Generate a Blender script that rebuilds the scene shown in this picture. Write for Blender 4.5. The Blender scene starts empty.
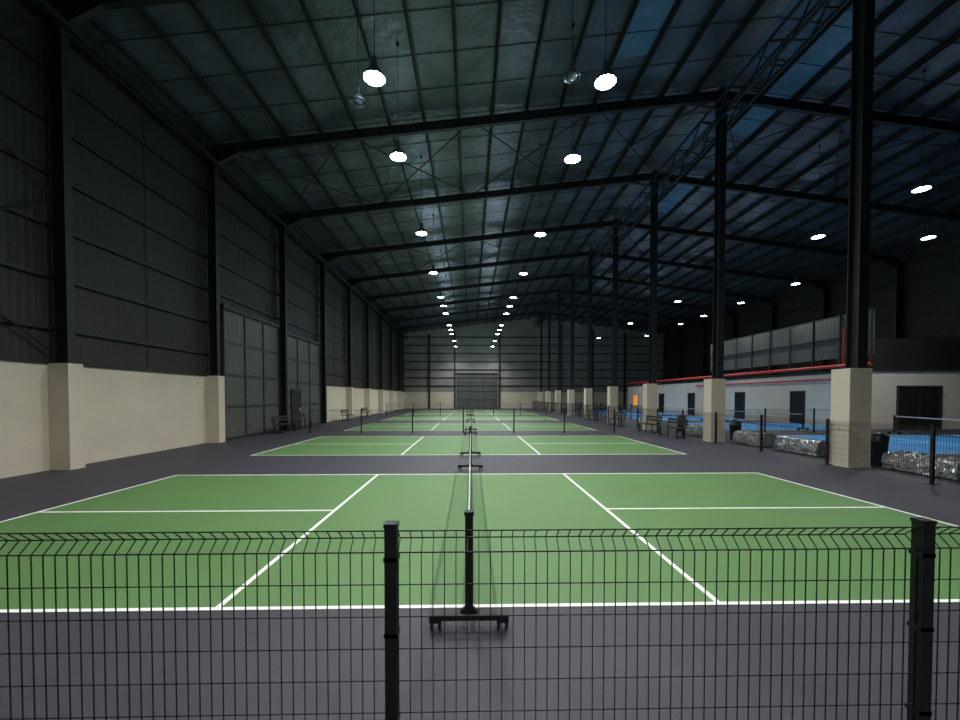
import bpy, bmesh, math, random
from mathutils import Vector, Matrix
random.seed(4)
D = bpy.data
SC = bpy.context.scene
COL = SC.collection

# ------------------------------------------------------------------ materials
def mat(name, col, rough=0.6, metal=0.0, var=0.0, vscale=2.0, bump=0.0, bscale=40.0,
        emit=None, estr=0.0, wave=None, wavestr=0.3, spec=0.5, blotch=None):
    m = D.materials.new(name); m.use_nodes = True
    nt = m.node_tree; b = nt.nodes['Principled BSDF']
    b.inputs['Base Color'].default_value = (*col, 1)
    b.inputs['Roughness'].default_value = rough
    b.inputs['Metallic'].default_value = metal
    b.inputs['Specular IOR Level'].default_value = spec
    if emit:
        b.inputs['Emission Color'].default_value = (*emit, 1)
        b.inputs['Emission Strength'].default_value = estr
    tc = nt.nodes.new('ShaderNodeTexCoord')
    if var > 0:
        n = nt.nodes.new('ShaderNodeTexNoise'); n.inputs['Scale'].default_value = vscale
        n.inputs['Detail'].default_value = 6
        nt.links.new(tc.outputs['Object'], n.inputs['Vector'])
        r = nt.nodes.new('ShaderNodeValToRGB')
        r.color_ramp.elements[0].position = 0.3; r.color_ramp.elements[1].position = 0.7
        c2 = blotch if blotch else tuple(min(1, c*(1+var)) for c in col)
        r.color_ramp.elements[0].color = (*[c*(1-var) for c in col], 1)
        r.color_ramp.elements[1].color = (*c2, 1)
        nt.links.new(n.outputs['Fac'], r.inputs['Fac'])
        nt.links.new(r.outputs['Color'], b.inputs['Base Color'])
    last = None
    if bump > 0:
        n = nt.nodes.new('ShaderNodeTexNoise'); n.inputs['Scale'].default_value = bscale
        n.inputs['Detail'].default_value = 4
        nt.links.new(tc.outputs['Object'], n.inputs['Vector'])
        bp = nt.nodes.new('ShaderNodeBump'); bp.inputs['Strength'].default_value = bump
        bp.inputs['Distance'].default_value = 0.05
        nt.links.new(n.outputs['Fac'], bp.inputs['Height']); last = bp
    if wave:
        ax, sc = wave
        w = nt.nodes.new('ShaderNodeTexWave'); w.wave_type = 'BANDS'; w.bands_direction = ax
        w.inputs['Scale'].default_value = sc
        nt.links.new(tc.outputs['Object'], w.inputs['Vector'])
        bp = nt.nodes.new('ShaderNodeBump'); bp.inputs['Strength'].default_value = wavestr
        bp.inputs['Distance'].default_value = 0.04
        nt.links.new(w.outputs['Fac'], bp.inputs['Height'])
        if last: nt.links.new(last.outputs['Normal'], bp.inputs['Normal'])
        last = bp
    if last: nt.links.new(last.outputs['Normal'], b.inputs['Normal'])
    return m

M_floor = mat('floor_acrylic_grey', (0.038, 0.037, 0.049), 0.62, var=0.12, vscale=1.2, bump=0.12, bscale=120)
M_green = mat('court_acrylic_green', (0.088, 0.190, 0.058), 0.6, var=0.06, vscale=0.8, bump=0.1, bscale=120)
M_blue = mat('court_acrylic_blue', (0.03, 0.28, 0.66), 0.6, var=0.06, vscale=0.8, bump=0.1, bscale=120)
M_line = mat('line_paint_white', (0.85, 0.86, 0.83), 0.6)
M_cream = mat('painted_plaster_cream', (0.63, 0.56, 0.44), 0.8, var=0.05, vscale=0.9, bump=0.08, bscale=12)
M_creamw = mat('painted_plaster_offwhite', (0.88, 0.79, 0.66), 0.75, var=0.04, vscale=0.9)
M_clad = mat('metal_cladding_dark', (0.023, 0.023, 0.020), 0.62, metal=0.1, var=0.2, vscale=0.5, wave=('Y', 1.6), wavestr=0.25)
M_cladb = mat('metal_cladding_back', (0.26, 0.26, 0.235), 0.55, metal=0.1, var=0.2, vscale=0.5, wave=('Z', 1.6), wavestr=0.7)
M_steel = mat('painted_steel_dark', (0.010, 0.013, 0.015), 0.55, var=0.2, vscale=3)
M_purlin = mat('purlin_steel', (0.011, 0.015, 0.018), 0.55)
M_foil = mat('roof_foil_insulation', (0.112, 0.140, 0.180), 0.34, metal=0.4, var=0.45, vscale=0.6, bump=0.9, bscale=2.8)
M_black = mat('powder_coat_black', (0.004, 0.005, 0.006), 0.5)
M_wire = mat('fence_wire_black', (0.004, 0.005, 0.006), 0.55)
M_net = mat('net_cord_black', (0.01, 0.01, 0.01), 0.8)
M_tape = mat('net_tape', (0.55, 0.55, 0.53), 0.7)
M_door = mat('door_grey_sheet', (0.085, 0.092, 0.083), 0.5, var=0.1, vscale=0.7, wave=('Y', 1.0), wavestr=0.2)
M_frame = mat('door_frame_grey', (0.030, 0.034, 0.032), 0.5)
M_red = mat('fire_pipe_red', (0.50, 0.03, 0.02), 0.4)
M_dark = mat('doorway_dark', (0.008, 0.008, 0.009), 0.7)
M_lampbody = mat('lamp_housing_grey', (0.10, 0.12, 0.13), 0.35, metal=0.5)
M_refl = mat('lamp_reflector_lit', (0.8, 0.85, 0.9), 0.3, emit=(0.85, 0.95, 1.0), estr=0.3)
M_lampon = mat('lamp_glass_lit', (0.9, 0.9, 0.9), 0.3, emit=(0.95, 0.99, 1.0), estr=80)
M_lampoff = mat('lamp_glass_unlit', (0.12, 0.15, 0.17), 0.25)
M_para = mat('mezzanine_panel_grey', (0.085, 0.095, 0.09), 0.6, var=0.15, vscale=0.8, wave=('Y', 1.2), wavestr=0.3)
M_plastic = mat('plastic_wrap_silver', (0.56, 0.58, 0.60), 0.16, metal=0.75, var=0.45, vscale=9, bump=1.0, bscale=9, spec=0.9)
M_seat = mat('bench_vinyl_black', (0.012, 0.012, 0.014), 0.4)
M_warm = mat('warm_lit_window', (0.8, 0.3, 0.1), 0.5, emit=(1.0, 0.35, 0.08), estr=0.7)
M_bluesheet = mat('skylight_sheet_blue', (0.06, 0.13, 0.22), 0.4, emit=(0.05, 0.25, 0.5), estr=0.05, var=.4, vscale=1.2)
M_rubber = mat('caster_rubber', (0.015, 0.015, 0.015), 0.7)

# ------------------------------------------------------------------ mesh helper
class MB:
    def __init__(s): s.v=[]; s.f=[]; s.mi=[]; s.mats=[]; s.smooth=[]
    def m(s, mt):
        if mt not in s.mats: s.mats.append(mt)
        return s.mats.index(mt)
    def add(s, vs, fs, mt, smooth=False):
        o=len(s.v); s.v += [tuple(v) for v in vs]; i=s.m(mt)
        for f in fs: s.f.append([o+k for k in f]); s.mi.append(i); s.smooth.append(smooth)
    def box(s, a, b, mt):
        x0,y0,z0=a; x1,y1,z1=b
        s.add([(x0,y0,z0),(x1,y0,z0),(x1,y1,z0),(x0,y1,z0),(x0,y0,z1),(x1,y0,z1),(x1,y1,z1),(x0,y1,z1)],
              [(0,3,2,1),(4,5,6,7),(0,1,5,4),(1,2,6,5),(2,3,7,6),(3,0,4,7)], mt)
    def beam(s, p, q, w, h, mt, up=(0,0,1), ou=0.0, ov=0.0):
        p=Vector(p); q=Vector(q); d=(q-p).normalized(); up=Vector(up)
        if abs(d.dot(up))>0.99: up=Vector((0,1,0))
        u=d.cross(up).normalized(); v=u.cross(d).normalized()
        c=u*ou+v*ov
        pts=[]
        for e in (p,q):
            for (a,b) in ((-1,-1),(1,-1),(1,1),(-1,1)):
                pts.append(e+c+u*(a*w/2)+v*(b*h/2))
        s.add(pts,[(0,1,2,3),(7,6,5,4),(0,4,5,1),(1,5,6,2),(2,6,7,3),(3,7,4,0)],mt)
    def ibeam(s, p, q, w, h, mt, up=(0,0,1), t=0.025):
        s.beam(p,q,w,t,mt,up,0,h/2-t/2); s.beam(p,q,w,t,mt,up,0,-h/2+t/2); s.beam(p,q,t*0.8,h-2*t,mt,up)
    def cyl(s, p, q, r, mt, n=8, r2=None, smooth=True):
        r2 = r if r2 is None else r2
        p=Vector(p); q=Vector(q); d=(q-p).normalized()
        up=Vector((0,0,1)) if abs(d.z)<0.9 else Vector((1,0,0))
        u=d.cross(up).normalized(); v=d.cross(u)
        pts=[]
        for e,rr in ((p,r),(q,r2)):
            for i in range(n):
                a=2*math.pi*i/n; pts.append(e+(u*math.cos(a)+v*math.sin(a))*rr)
        fs=[(i,(i+1)%n,n+(i+1)%n,n+i) for i in range(n)]
        s.add(pts,fs,mt,smooth)
        s.add(pts[:n],[tuple(reversed(range(n)))],mt); s.add(pts[n:],[tuple(range(n))],mt)
    def lathe(s, prof, mt, n=24, c=(0,0,0)):
        pts=[]
        for (r,z) in prof:
            for i in range(n):
                a=2*math.pi*i/n; pts.append((c[0]+r*math.cos(a),c[1]+r*math.sin(a),c[2]+z))
        fs=[]
        for k in range(len(prof)-1):
            for i in range(n):
                j=(i+1)%n; fs.append((k*n+i,k*n+j,(k+1)*n+j,(k+1)*n+i))
        s.add(pts,fs,mt,True)
    def mesh(s, name):
        me=D.meshes.new(name); me.from_pydata(s.v,[],s.f)
        for mt in s.mats: me.materials.append(mt)
        me.polygons.foreach_set('material_index',s.mi)
        me.polygons.foreach_set('use_smooth',s.smooth)
        me.update(); return me
    def obj(s, name, parent=None, loc=(0,0,0), rot=0):
        return place(s.mesh(name),name,parent,loc,rot)

def place(me, name, parent=None, loc=(0,0,0), rot=0):
    o=D.objects.new(name,me); COL.objects.link(o); o.location=loc; o.rotation_euler=(0,0,rot)
    if parent: o.parent=parent
    return o
def empty(name, loc=(0,0,0)):
    o=D.objects.new(name,None); COL.objects.link(o); o.location=loc; o.empty_display_size=0.3; return o

# ------------------------------------------------------------------ layout constants
XL, XR, XM = -10.3, 30.0, 9.9
Y0, Y1 = -7.5, 64.5
ZR, SL = 14.05, 0.120
def roofz(x): return ZR - SL*abs(x-XM)
FR = [4.5+6*k for k in range(-1,10)]

# floor
b=MB(); b.box((XL-0.3,Y0-0.3,-0.2),(XR+0.3,Y1+0.3,0),M_floor); b.obj('floor')

# roof
b=MB()
for (xa,xb) in ((XL-0.3,XM),(XM,XR+0.3)):
    za,zb=roofz(xa),roofz(xb)
    b.add([(xa,Y0-.3,za),(xb,Y0-.3,zb),(xb,Y1+.3,zb),(xa,Y1+.3,za),
           (xa,Y0-.3,za+.12),(xb,Y0-.3,zb+.12),(xb,Y1+.3,zb+.12),(xa,Y1+.3,za+.12)],
          [(0,3,2,1),(4,5,6,7),(0,1,5,4),(1,2,6,5),(2,3,7,6),(3,0,4,7)],M_foil)
b.obj('ceiling')
# purlin positions
xs=[]
x=XL+0.5
while x<XR: xs.append(x); x+=1.33
# bluish roof patches: faintly emissive blue sheets flush beneath roof, between purlins
k=1
for (i,ya,yb) in ((16,13,19),(16,23,27),(11,10.6,14.5)):
    xa,xb=xs[i]+.08,xs[i+1]-.08
    b=MB(); za,zb=roofz(xa)-.012,roofz(xb)-.012
    b.add([(xa,ya,za),(xb,ya,zb),(xb,yb,zb),(xa,yb,za),(xa,ya,za+.01),(xb,ya,zb+.01),(xb,yb,zb+.01),(xa,yb,za+.01)],
          [(0,3,2,1),(4,5,6,7),(0,1,5,4),(1,2,6,5),(2,3,7,6),(3,0,4,7)],M_bluesheet)
    b.obj('window_%d'%(k+1)); k+=1

b=MB()
for x in xs:
    if abs(x-XM)<0.3: continue
    z=roofz(x)-0.01
    b.box((x-.01,Y0,z-.2),(x+.01,Y1,z),M_purlin)
    b.box((x-.01,Y0,z-.2),(x+.07,Y1,z-.185),M_purlin)
    b.box((x-.07,Y0,z-.012),(x+.01,Y1,z),M_purlin)
y=Y0+1.5
while y<Y1:
    for (xa,xb) in ((XL,XM),(XM,XR)):
        b.beam((xa,y,roofz(xa)-.02),(xb,y,roofz(xb)-.02),0.022,0.012,M_purlin)
    y+=1.5
b.obj('roof_purlins')

# portal frames
b=MB()
RD=.34
for y in FR:
    for (xa,xb) in ((XL+.1,XM),(XM,XR-.1)):
        b.ibeam((xa,y,roofz(xa)-.21-RD/2),(xb,y,roofz(xb)-.21-RD/2),.18,RD,M_steel)
    for xa,sg in ((XL+.3,1),(XR-.3,-1)):
        b.beam((xa,y,roofz(xa)-1.0),(xa+sg*1.1,y,roofz(xa+sg*1.1)-.56),.16,.03,M_steel)
        b.beam((xa,y,roofz(xa)-.75),(xa+sg*.9,y,roofz(xa+sg*.9)-.53),.02,.25,M_steel)
    for sg in (-1,1):
        b.beam((XM+sg*.1,y,roofz(XM)-.9),(XM+sg*1.3,y,roofz(XM+1.3)-.55),.14,.03,M_steel)
    for x in xs[2::3]:
        for sg in (-1,1):
            b.beam((x,y,roofz(x)-.53),(x,y+sg*.55,roofz(x)-.2),.03,.03,M_steel)
    b.beam((XM,y,roofz(XM)-.44),(XM,y,roofz(XM)-.1),.2,.2,M_steel)
b.obj('roof_portal_frames')

# roof x-bracing
b=MB()
for ya in (16.5,28.5,46.5):
    for (xs0,xs1,n) in ((XL+.5,XM,4),(XM,XR-.5,4)):
        nx=[xs0+ i*(xs1-xs0)/n for i in range(n+1)]
        for xa,xb in zip(nx[:-1],nx[1:]):
            for (p,q) in ((xa,xb),(xb,xa)):
                b.cyl((p,ya,roofz(p)-.3),(q,ya+6,roofz(q)-.3),.026,M_steel,6)
b.obj('roof_cross_bracing')

# ridge lattice girder along columns
b=MB()
YE=Y1-.35
for off in (-.27,.27):
    zt,zb=13.3,12.5
    b.beam((XM+off,FR[0],zt),(XM+off,YE,zt),.08,.08,M_steel)
    b.beam((XM+off,FR[0],zb),(XM+off,YE,zb),.08,.08,M_steel)
    y=FR[0]; i=0
    while y<YE-1.0:
        za,zc=(zb,zt) if i%2==0 else (zt,zb)
        b.beam((XM+off,y,za),(XM+off,y+1.0,zc),.045,.045,M_steel,up=(1,0,0)); y+=1.0; i+=1
y=FR[0]+1
while y<YE:
    b.beam((XM-.27,y,zb),(XM+.27,y,zb),.045,.045,M_steel); b.beam((XM-.27,y,zt),(XM+.27,y,zt),.045,.045,M_steel); y+=2
b.obj('ridge_lattice_girder')

# internal columns w/ cream concrete plinths
b=MB()
b.ibeam((0,0,2.5),(0,0,ZR-.56),.26,.34,M_steel,up=(0,1,0))
b.box((-.16,-.2,2.5),(.14,.2,2.53),M_steel)
for sx in (-1,1):
    for sy in (-1,1): b.cyl((-.01+sx*.12,sy*.18,2.53),(-.01+sx*.12,sy*.18,2.58),.014,M_steel,6)
b.box((-.41,-.275,0),(.15,.275,2.5),M_cream)
b.box((-.42,-.285,0),(.16,.285,.08),M_cream)
cm=b.mesh('column')
for y in FR: place(cm,'steel_column',None,(XM,y,0))

# ------------------------------------------------------------------ left wall
b=MB()
DY0,DY1=17.1,29.0
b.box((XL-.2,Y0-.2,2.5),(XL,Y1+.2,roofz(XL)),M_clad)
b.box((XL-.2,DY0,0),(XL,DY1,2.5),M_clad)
for ya,yb in ((Y0-.2,DY0),(DY1,Y1+.2)):
    b.box((XL-.2,ya,0),(XL+.06,yb,2.58),M_cream)
    b.box((XL-.2,ya,2.58),(XL+.10,yb,2.66),M_steel)
z=3.5
while z<11.3:
    b.box((XL,Y0,z),(XL+.09,Y1,z+.012),M_steel)
    b.box((XL+.08,Y0,z-.08),(XL+.09,Y1,z),M_steel)
    z+=1.25
y=Y0
while y<Y1:
    if not (DY0-.5<y<DY1): b.box((XL,y,2.7),(XL+.015,y+.03,11.2),M_clad)
    y+=3.0
b.obj('wall_left')
for y in FR:
    b=MB()
    indoor = DY0<y<DY1
    zb=0 if indoor else 2.6
    b.ibeam((XL+.3,y,zb),(XL+.3,y,roofz(XL)-.56),.20,.32,M_steel,up=(1,0,0))
    if not indoor:
        b.box((XL+.06,y-.20,0),(XL+.55,y+.20,2.6),M_cream)
    b.obj('wall_pilaster')
b=MB()
b.beam((XL+.55,Y0,10.75),(XL+.55,Y1,10.75),.12,.14,M_steel)
for ya in (4.5,34.5):
    for (za,zc) in ((2.8,6.6),(6.6,10.7)):
        b.cyl((XL+.13,ya,za),(XL+.13,ya+6,zc),.02,M_steel,6); b.cyl((XL+.13,ya,zc),(XL+.13,ya+6,za),.02,M_steel,6)
b.obj('wall_eave_struts')

def sheet_door(axis, c0, c1, fixed, ztop, ncol, nrow):
    b=MB()
    def bx(a0,a1,z0,z1,t0,t1,mt):
        if axis=='y': b.box((fixed+t0,a0,z0),(fixed+t1,a1,z1),mt)
        else: b.box((a0,fixed-t1,z0),(a1,fixed-t0,z1),mt)
    bx(c0,c1,0.03,ztop,0,.06,M_door)
    for i in range(ncol+1):
        a=c0+(c1-c0)*i/ncol; w=.05 if i not in (0,ncol) else .08
        bx(max(c0,a-w),min(c1,a+w),0.03,ztop,.06,.10,M_frame)
    for j in range(nrow+1):
        z=0.03+(ztop-.03)*j/nrow; bx(c0,c1,max(.03,z-.05),min(ztop,z+.05),.06,.09,M_frame)
    bx(c0-.1,c1+.1,ztop,ztop+.18,0,.16,M_steel)
    return b
d=sheet_door('y',17.3,22.25,XL+.095,5.4,3,4); d.obj('door_1')
d=sheet_door('y',22.8,28.2,XL+.095,5.2,3,4)
X=XL+.095
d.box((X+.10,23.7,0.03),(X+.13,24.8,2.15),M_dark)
d.box((X+.13,24.65,.95),(X+.18,24.72,1.15),M_tape)
for p in ((23.62,23.7),(24.8,24.88)): d.box((X+.10,p[0],0.03),(X+.15,p[1],2.2),M_frame)
d.box((X+.10,23.62,2.15),(X+.15,24.88,2.23),M_frame)
d.obj('door_2')

# ------------------------------------------------------------------ gable walls
def gable(ya, yb, mt):
    b=MB()
    P=[(XL-.2,0),(XR+.2,0),(XR+.2,roofz(XR)),(XM,ZR),(XL-.2,roofz(XL))]
    vs=[(x,ya,z) for x,z in P]+[(x,yb,z) for x,z in P]
    b.add(vs,[(0,1,2,3,4),(9,8,7,6,5)]+[(i,5+i,5+(i+1)%5,(i+1)%5) for i in range(5)],mt)
    return b
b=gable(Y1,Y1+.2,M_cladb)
b.box((XL,Y1-.1,0),(-2.4,Y1,2.5),M_cream); b.box((4.3,Y1-.1,0),(XR,Y1,2.5),M_cream)
z=3.4
while z<11:
    b.box((XL,Y1-.1,z),(XR,Y1,z+.16),M_steel); z+=1.25
for x in (-6.4,-2.5,4.4,XM+4,XM+9,XM+14):
    b.box((x-.12,Y1-.3,0),(x+.12,Y1,roofz(x)-.7),M_steel)
b.obj('wall_back')
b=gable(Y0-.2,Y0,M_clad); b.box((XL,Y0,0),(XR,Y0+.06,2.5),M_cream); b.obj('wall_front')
d=sheet_door('x',-2.2,4.1,Y1-.02,5.3,3,4); d.obj('door_3')

# right wall
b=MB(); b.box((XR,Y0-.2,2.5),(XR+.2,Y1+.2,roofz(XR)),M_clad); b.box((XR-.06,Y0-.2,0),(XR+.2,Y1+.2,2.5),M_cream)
z=3.5
while z<11.3:
    b.box((XR-.09,Y0,z),(XR,Y1,z+.03),M_steel); z+=1.25
for y in FR:
    b.box((XR-.5,y-.12,0),(XR-.06,y+.12,11.0),M_steel)
b.obj('wall_right')

# ------------------------------------------------------------------ office block on right
BX=22.0; BY=22.4
b=MB()
b.box((BX,BY,0),(XR-.55,58,3.2),M_creamw)
b.box((BX-.06,BY-.08,3.2),(XR-.55,58,3.35),M_frame)
b.box((BX+.1,BY+.1,4.1),(BX+.2,38,6.55),M_para)
b.box((BX+.1,BY+.1,6.55),(BX+.25,38,6.65),M_frame)
y=BY+.1
while y<38.1:
    b.box((BX+.0,y,3.35),(BX+.12,y+.06,6.65),M_frame); y+=1.95
b.box((BX+.02,BY+.1,5.3),(BX+.1,38,5.35),M_frame)
b.box((BX+.2,BY+.1,3.35),(XR-.6,BY+.2,5.0),M_clad)
b.obj('office_block')
b=MB()
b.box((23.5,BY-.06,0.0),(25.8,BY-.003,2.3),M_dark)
for p in ((23.4,23.5),(24.62,24.68),(25.8,25.9)): b.box((p[0],BY-.10,0),(p[1],BY-.003,2.4),M_frame)
b.box((23.4,BY-.10,2.3),(25.9,BY-.003,2.4),M_frame)
b.obj('door_4')
k=5
for y in (27,33,40.5,47):
    b=MB()
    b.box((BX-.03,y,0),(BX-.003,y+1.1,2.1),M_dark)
    b.box((BX-.06,y-.08,0),(BX-.003,y,2.18),M_frame); b.box((BX-.06,y+1.1,0),(BX-.003,y+1.18,2.18),M_frame)
    b.box((BX-.06,y-.08,2.1),(BX-.003,y+1.18,2.18),M_frame)
    b.obj('door_%d'%k); k+=1
b=MB(); b.box((BX-.04,54.3,.6),(BX-.003,55.8,2.0),M_warm); b.box((BX-.06,54.2,.5),(BX-.003,54.3,2.1),M_frame)
b.box((BX-.06,55.8,.5),(BX-.003,55.9,2.1),M_frame); b.box((BX-.06,55.0,.5),(BX-.003,55.08,2.1),M_frame); b.obj('window_1')
b=MB()
b.cyl((BX-.17,BY-.1,3.60),(BX-.17,58,3.60),.11,M_red,10)
b.cyl((BX-.17,BY+.3,2.85),(BX-.17,40,2.85),.06,M_red,10)
b.cyl((BX-.17,36,2.85),(BX-.17,36,3.60),.06,M_red,10)
b.cyl((BX-.17,24.0,3.60),(BX-.17,24.0,5.9),.045,M_red,10)
for y in range(23,58,3):
    b.cyl((BX-.17,y+.6,3.60),(BX-.17,y+.75,3.60),.13,M_red,10)
    b.box((BX-.20,y,3.35),(BX-.065,y+.05,3.51),M_frame)
b.obj('fire_sprinkler_pipe')

# ------------------------------------------------------------------ courts
def court(mt):
    b=MB(); hx=6.705; W=6.10; t=.05
    b.box((-hx,0,0.0005),(hx,W,.004),mt)
    def ln(x0,x1,ya,yb): b.box((x0,ya,.004),(x1,yb,.0065),M_line)
    ln(-hx,hx,0,t); ln(-hx,hx,W-t,W)
    ln(-hx,-hx+t,t,W-t); ln(hx-t,hx,t,W-t)
    for s in (-1,1):
        ln(s*2.135-t/2,s*2.135+t/2,t,W-t)
    ln(-hx+t,-2.135-t/2,W/2-t/2,W/2+t/2); ln(2.135+t/2,hx-t,W/2-t/2,W/2+t/2)
    return b
PER=9.25
gm=court(M_green).mesh('green_court'); bm_=court(M_blue).mesh('blue_court')
for k in range(6):
    place(gm,'pickleball_court',None,(0,3.47+PER*k,0))
for k in range(2):
    place(bm_,'pickleball_court',None,(13.4+6.705,3.47+PER*k,0))
for k in range(2,6):
    o=place(bm_,'pickleball_court',None,(13.4+4.2,3.47+PER*k,0)); o.scale.x=.62

# nets
def net_mesh():
    b=MB(); L=6.9
    for y in (0,L):
        b.box((-.03,y-.03,.09),(.03,y+.03,.9),M_black)
        b.box((-.037,y-.037,.88),(.037,y+.037,.905),M_black)
        b.box((-.30,y-.05,.085),(.30,y+.05,.13),M_black)
        b.add([(-.07,y-.02,.13),(.07,y-.02,.13),(0,y-.02,.20),(-.07,y+.02,.13),(.07,y+.02,.13),(0,y+.02,.20)],
              [(0,1,2),(5,4,3),(0,3,4,1),(1,4,5,2),(2,5,3,0)],M_black)
        for x in (-.255,.255):
            b.box((x-.045,y-.04,.06),(x+.045,y+.04,.09),M_black)
            for sx in (-.03,.03):
                b.cyl((x+sx-.012,y,.038),(x+sx+.012,y,.038),.038,M_rubber,14)
    b.cyl((0,0,.11),(0,L,.11),.02,M_black,8)
    z0,zt=.16,.88
    def zz(y): 
        return zt-.04*(1-(2*y/L-1)**2)
    n=134
    for i in range(n+1):
        y=.04+(L-.08)*i/n; b.beam((0,y,z0),(0,y,zz(y)),.002,.002,M_net)
    for j in range(14):
        f=j/14
        for a in range(8):
            ya=.04+(L-.08)*a/8; yb=.04+(L-.08)*(a+1)/8
            b.beam((0,ya,z0+(zz(ya)-z0)*f),(0,yb,z0+(zz(yb)-z0)*f),.002,.002,M_net)
    for a in range(12):
        ya=.04+(L-.08)*a/12; yb=.04+(L-.08)*(a+1)/12
        b.beam((0,ya,zz(ya)-.02),(0,yb,zz(yb)-.02),.012,.05,M_tape)
    b.box((-.006,L/2-.025,.12),(.006,L/2+.025,zz(L/2)-.04),M_tape)
    return b.mesh('portable_net')
nm=net_mesh()
for k in range(6): place(nm,'portable_pickleball_net',None,(-.015,3.15+PER*k,.007))
for k in range(2): place(nm,'portable_pickleball_net',None,(20.1,3.15+PER*k,.007))
for k in range(2,6): place(nm,'portable_pickleball_net',None,(17.6,3.15+PER*k,.007))

# ------------------------------------------------------------------ fences
def panel_mesh(L, H=1.165, sp=.052, r=.0020):
    b=MB(); w=2*r
    n=int(L/sp)
    prof=[(0,.05),(0,H-.10),(.055,H-.05),(0,H)]
    for i in range(n+1):
        x=.0+i*(L/n)
        for (p,q) in zip(prof[:-1],prof[1:]):
            b.beam((x,p[0],p[1]),(x,q[0],q[1]),w,w,M_wire,up=(1,0,0))
    for (yy,z) in ((0,H),(.055,H-.05),(0,H-.10)):
        b.beam((0,yy,z),(L,yy,z),w*1.3,w*1.3,M_wire)
    z=H-.10-.15
    while z>0.04:
        b.beam((0,w*.5,z),(L,w*.5,z),w,w,M_wire); z-=.15
    return b.mesh('fence_panel')
pm=panel_mesh(2.5-.06)
b=MB(); 
b.box((-.028,-.028,0),(.028,.028,1.19),M_black); b.box((-.031,-.031,1.187),(.031,.031,1.204),M_black)
b.box((-.08,-.08,0),(.08,.08,.012),M_black)
for z in (.28,.68,1.03): b.box((-.033,-.028,z),(.033,.034,z+.02),M_black)
pom=b.mesh('fence_post')
def fence(p0, n, ang, sp=2.5, skip=()):
    e=empty('wire_mesh_fence',(p0[0],p0[1],0)); e.rotation_euler=(0,0,ang)
    for i in range(n+1):
        place(pom,'post_%d'%i,e,(sp*i,0,0))
        if i<n and i not in skip: place(pm,'panel_%d'%i,e,(sp*i+.03,0,0))
    return e
fence((-5.365,1.905),6,0)                       # foreground
fence((-7.877,20.5),6,0)                       # between court 2 and 3
fence((-7.877,39.0),6,0)
fence((9.40,3.25),24,math.pi/2,skip=(8,))       # along column line
fence((12.3,20.6),3,0)
fence((12.6,30.0),8,math.pi/2)

# ------------------------------------------------------------------ benches etc.
def bench_parts(b, L=1.8, back=True):
    for x in (-L/2+.15,L/2-.15):
        for y in (-.17,.17): b.box((x-.02,y-.02,0),(x+.02,y+.02,.42 if back else .36),M_black)
        b.box((x-.02,-.2,.05),(x+.02,.2,.08),M_black)
        if back: b.beam((x,.19,.42),(x,.26,.82),.035,.035,M_black,up=(1,0,0))
    zs=.42 if back else .36
    for i in range(4):
        y=-.19+i*.125; b.box((-L/2,y-.05,zs),(L/2,y+.05,zs+.03),M_seat)
    if back:
        for i in range(2):
            z=.58+i*.15; b.box((-L/2,.215+i*.03,z),(L/2,.24+i*.03,z+.1),M_seat)
b=MB(); bench_parts(b); bench=b.mesh('bench')
for (x,y,r) in ((8.9,18.2,-math.pi/2),(8.9,20.6,-math.pi/2),(8.9,25.2,-math.pi/2),(8.9,31.0,-math.pi/2),
                (-9.3,21.0,math.pi/2),(-9.3,23.2,math.pi/2),(-9.3,31.6,math.pi/2),(-9.3,37.5,math.pi/2)):
    place(bench,'courtside_bench',None,(x,y,0),r)

def wrapped(seed, L=1.6):
    random.seed(seed)
    b=MB(); bench_parts(b,L,False)
    prof=[(-.27,.03),(-.29,.2),(-.26,.41),(-.1,.44),(.1,.43),(.26,.41),(.30,.2),(.28,.03)]
    nx=30
    vs=[];fs=[]
    P=[]
    for (a,c) in zip(prof[:-1],prof[1:]):
        for t in (0,.33,.66): P.append((a[0]+(c[0]-a[0])*t,a[1]+(c[1]-a[1])*t))
    P.append(prof[-1]); m=len(P)
    for i in range(nx+1):
        x=-L/2-.05+(L+.1)*i/nx
        hh=1+.10*math.sin(i*.9+seed)
        for (y,z) in P:
            k=.016
            vs.append((x+random.uniform(-k,k),y+random.uniform(-k,k),z*hh+random.uniform(-k,k)))
    for i in range(nx):
        for j in range(m-1): fs.append((i*m+j,i*m+j+1,(i+1)*m+j+1,(i+1)*m+j))
    b.add(vs,fs,M_plastic)
    b.add(vs[:m],[tuple(range(m))],M_plastic); b.add(vs[-m:],[tuple(reversed(range(m)))],M_plastic)
    return b.mesh('plastic_wrapped_bench')
for i,(x,y,L) in enumerate(((10.5,9.3,1.5),(10.5,12.9,1.6),(10.5,15.2,1.5),(10.5,19.0,1.6),(10.5,24.5,1.6))):
    place(wrapped(10+i,L),'plastic_wrapped_bench',None,(x,y,0),-math.pi/2)

# black round waste bin with swing lid
b=MB()
b.lathe([(0,0),(.17,0),(.18,.02),(.21,.60),(.225,.61),(.225,.65),(.21,.66),(.20,.72),(.16,.80),(.09,.85),(0,.865)],M_seat,28)
b.box((-.09,-.215,.69),(.09,-.14,.78),M_dark)
for a in range(8):
    t=2*math.pi*a/8; b.cyl((.182*math.cos(t),.182*math.sin(t),.05),(.208*math.cos(t),.208*math.sin(t),.58),.008,M_seat,6)
binm=b.mesh('waste_bin')
for (x,y) in ((10.62,10.62),(10.9,16.9),(10.9,21.3)): place(binm,'waste_bin',None,(x,y,0),1.0)

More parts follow.
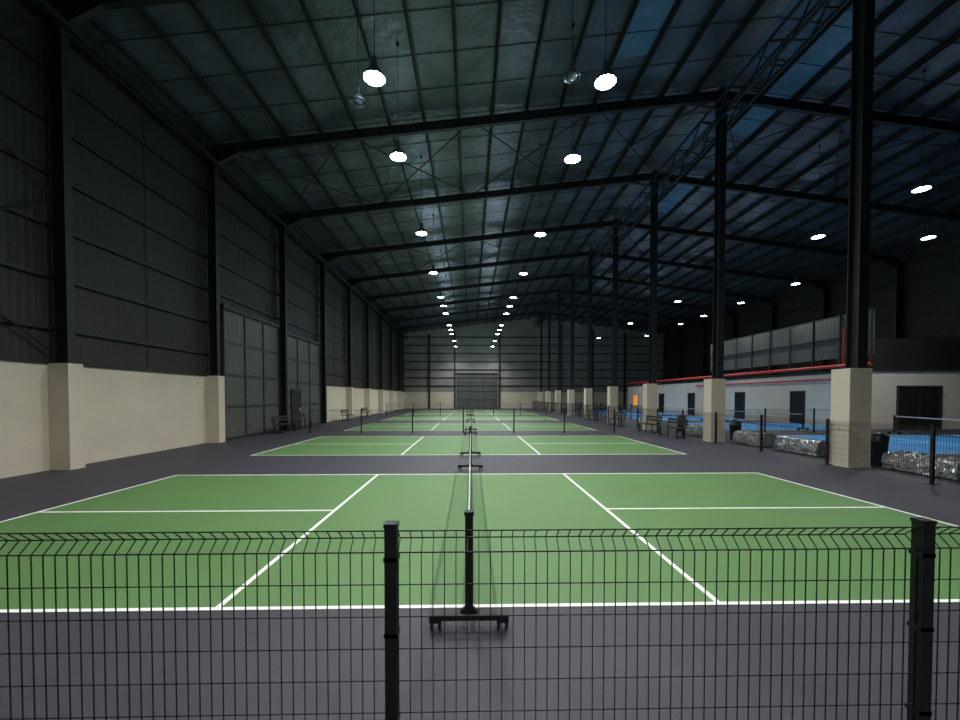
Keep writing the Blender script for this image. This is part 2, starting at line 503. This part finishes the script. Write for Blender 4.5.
# ------------------------------------------------------------------ lamps
def lamp_mesh(on, clen, R=.26):
    b=MB()
    k=R/.26
    b.lathe([(.04*k,.34*k),(.07*k,.33*k),(.08*k,.26*k),(.12*k,.23*k),(.19*k,.15*k),(.24*k,.06*k),(.26*k,0),(.255*k,-.003)],M_lampbody)
    b.lathe([(.255*k,-.003),(.235*k,.04*k),(.16*k,.06*k)],M_refl if on else M_lampoff)
    b.lathe([(.175*k,.055*k),(.16*k,.02*k),(.10*k,-.01*k),(0.001,-.02*k)],M_lampon if on else M_lampoff)
    b.cyl((0,0,.33*k),(0,0,.50*k),.06*k,M_lampbody,12)
    b.cyl((0,0,.5*k),(0,0,clen-.05),.008,M_black,6)
    b.cyl((0,0,clen-.06),(0,0,clen),.05,M_black,10)
    return b.mesh('high_bay_lamp')
LZ=9.15
cache={}
def lamp(x,y,energy,on=True,z=LZ,R=.25):
    key=(round(x,2),on,round(z,2),R)
    if key not in cache: cache[key]=lamp_mesh(on,roofz(x)-z-.02,R)
    o=place(cache[key],'high_bay_lamp',None,(x,y,z))
    if on:
        L=D.lights.new('lamp_beam','SPOT'); L.energy=energy; L.color=(1.0,1.0,.96)
        L.spot_size=math.radians(140); L.spot_blend=.75; L.shadow_soft_size=.10
        lo=D.objects.new('lamp_beam',L); COL.objects.link(lo); lo.parent=o; lo.location=(0,0,-.05)
        P=D.lights.new('lamp_spill','POINT'); P.energy=energy*.055; P.color=(.66,.86,1.0); P.shadow_soft_size=.10
        po=D.objects.new('lamp_spill',P); COL.objects.link(po); po.parent=o; po.location=(0,0,-.18)
for y in (-2.0,3.9,9.85,13.0,19.0,25.0,31.0,34.0,37.0,43.0,46.0,49.0,55.0,61.0):
    lamp(-2.23,y,950); lamp(3.15,y,950)
lamp(-2.78,10.5,0,False,9.05,.19); lamp(2.35,9.8,0,False,9.2,.19)
for y in (14.6,19,32,41.6,52): lamp(16.0,y,560)
for y in (19,26.9,32.4,37.6,41.8,50): lamp(21.2,y,560)

# ------------------------------------------------------------------ world, camera, colour
w=D.worlds.new('World'); SC.world=w; w.use_nodes=True
w.node_tree.nodes['Background'].inputs[0].default_value=(.01,.015,.03,1)
w.node_tree.nodes['Background'].inputs[1].default_value=.3
cd=D.cameras.new('camera'); cam=D.objects.new('camera',cd); COL.objects.link(cam)
cd.sensor_width=36; cd.lens=15.6; cd.clip_start=.05; cd.clip_end=300
cd.shift_y=46.4/960
cam.location=(0,0,1.78)
cam.rotation_euler=(math.radians(90-1.3),0,math.radians(-1.24))
SC.camera=cam
SC.view_settings.view_transform='Standard'
SC.view_settings.look='None'
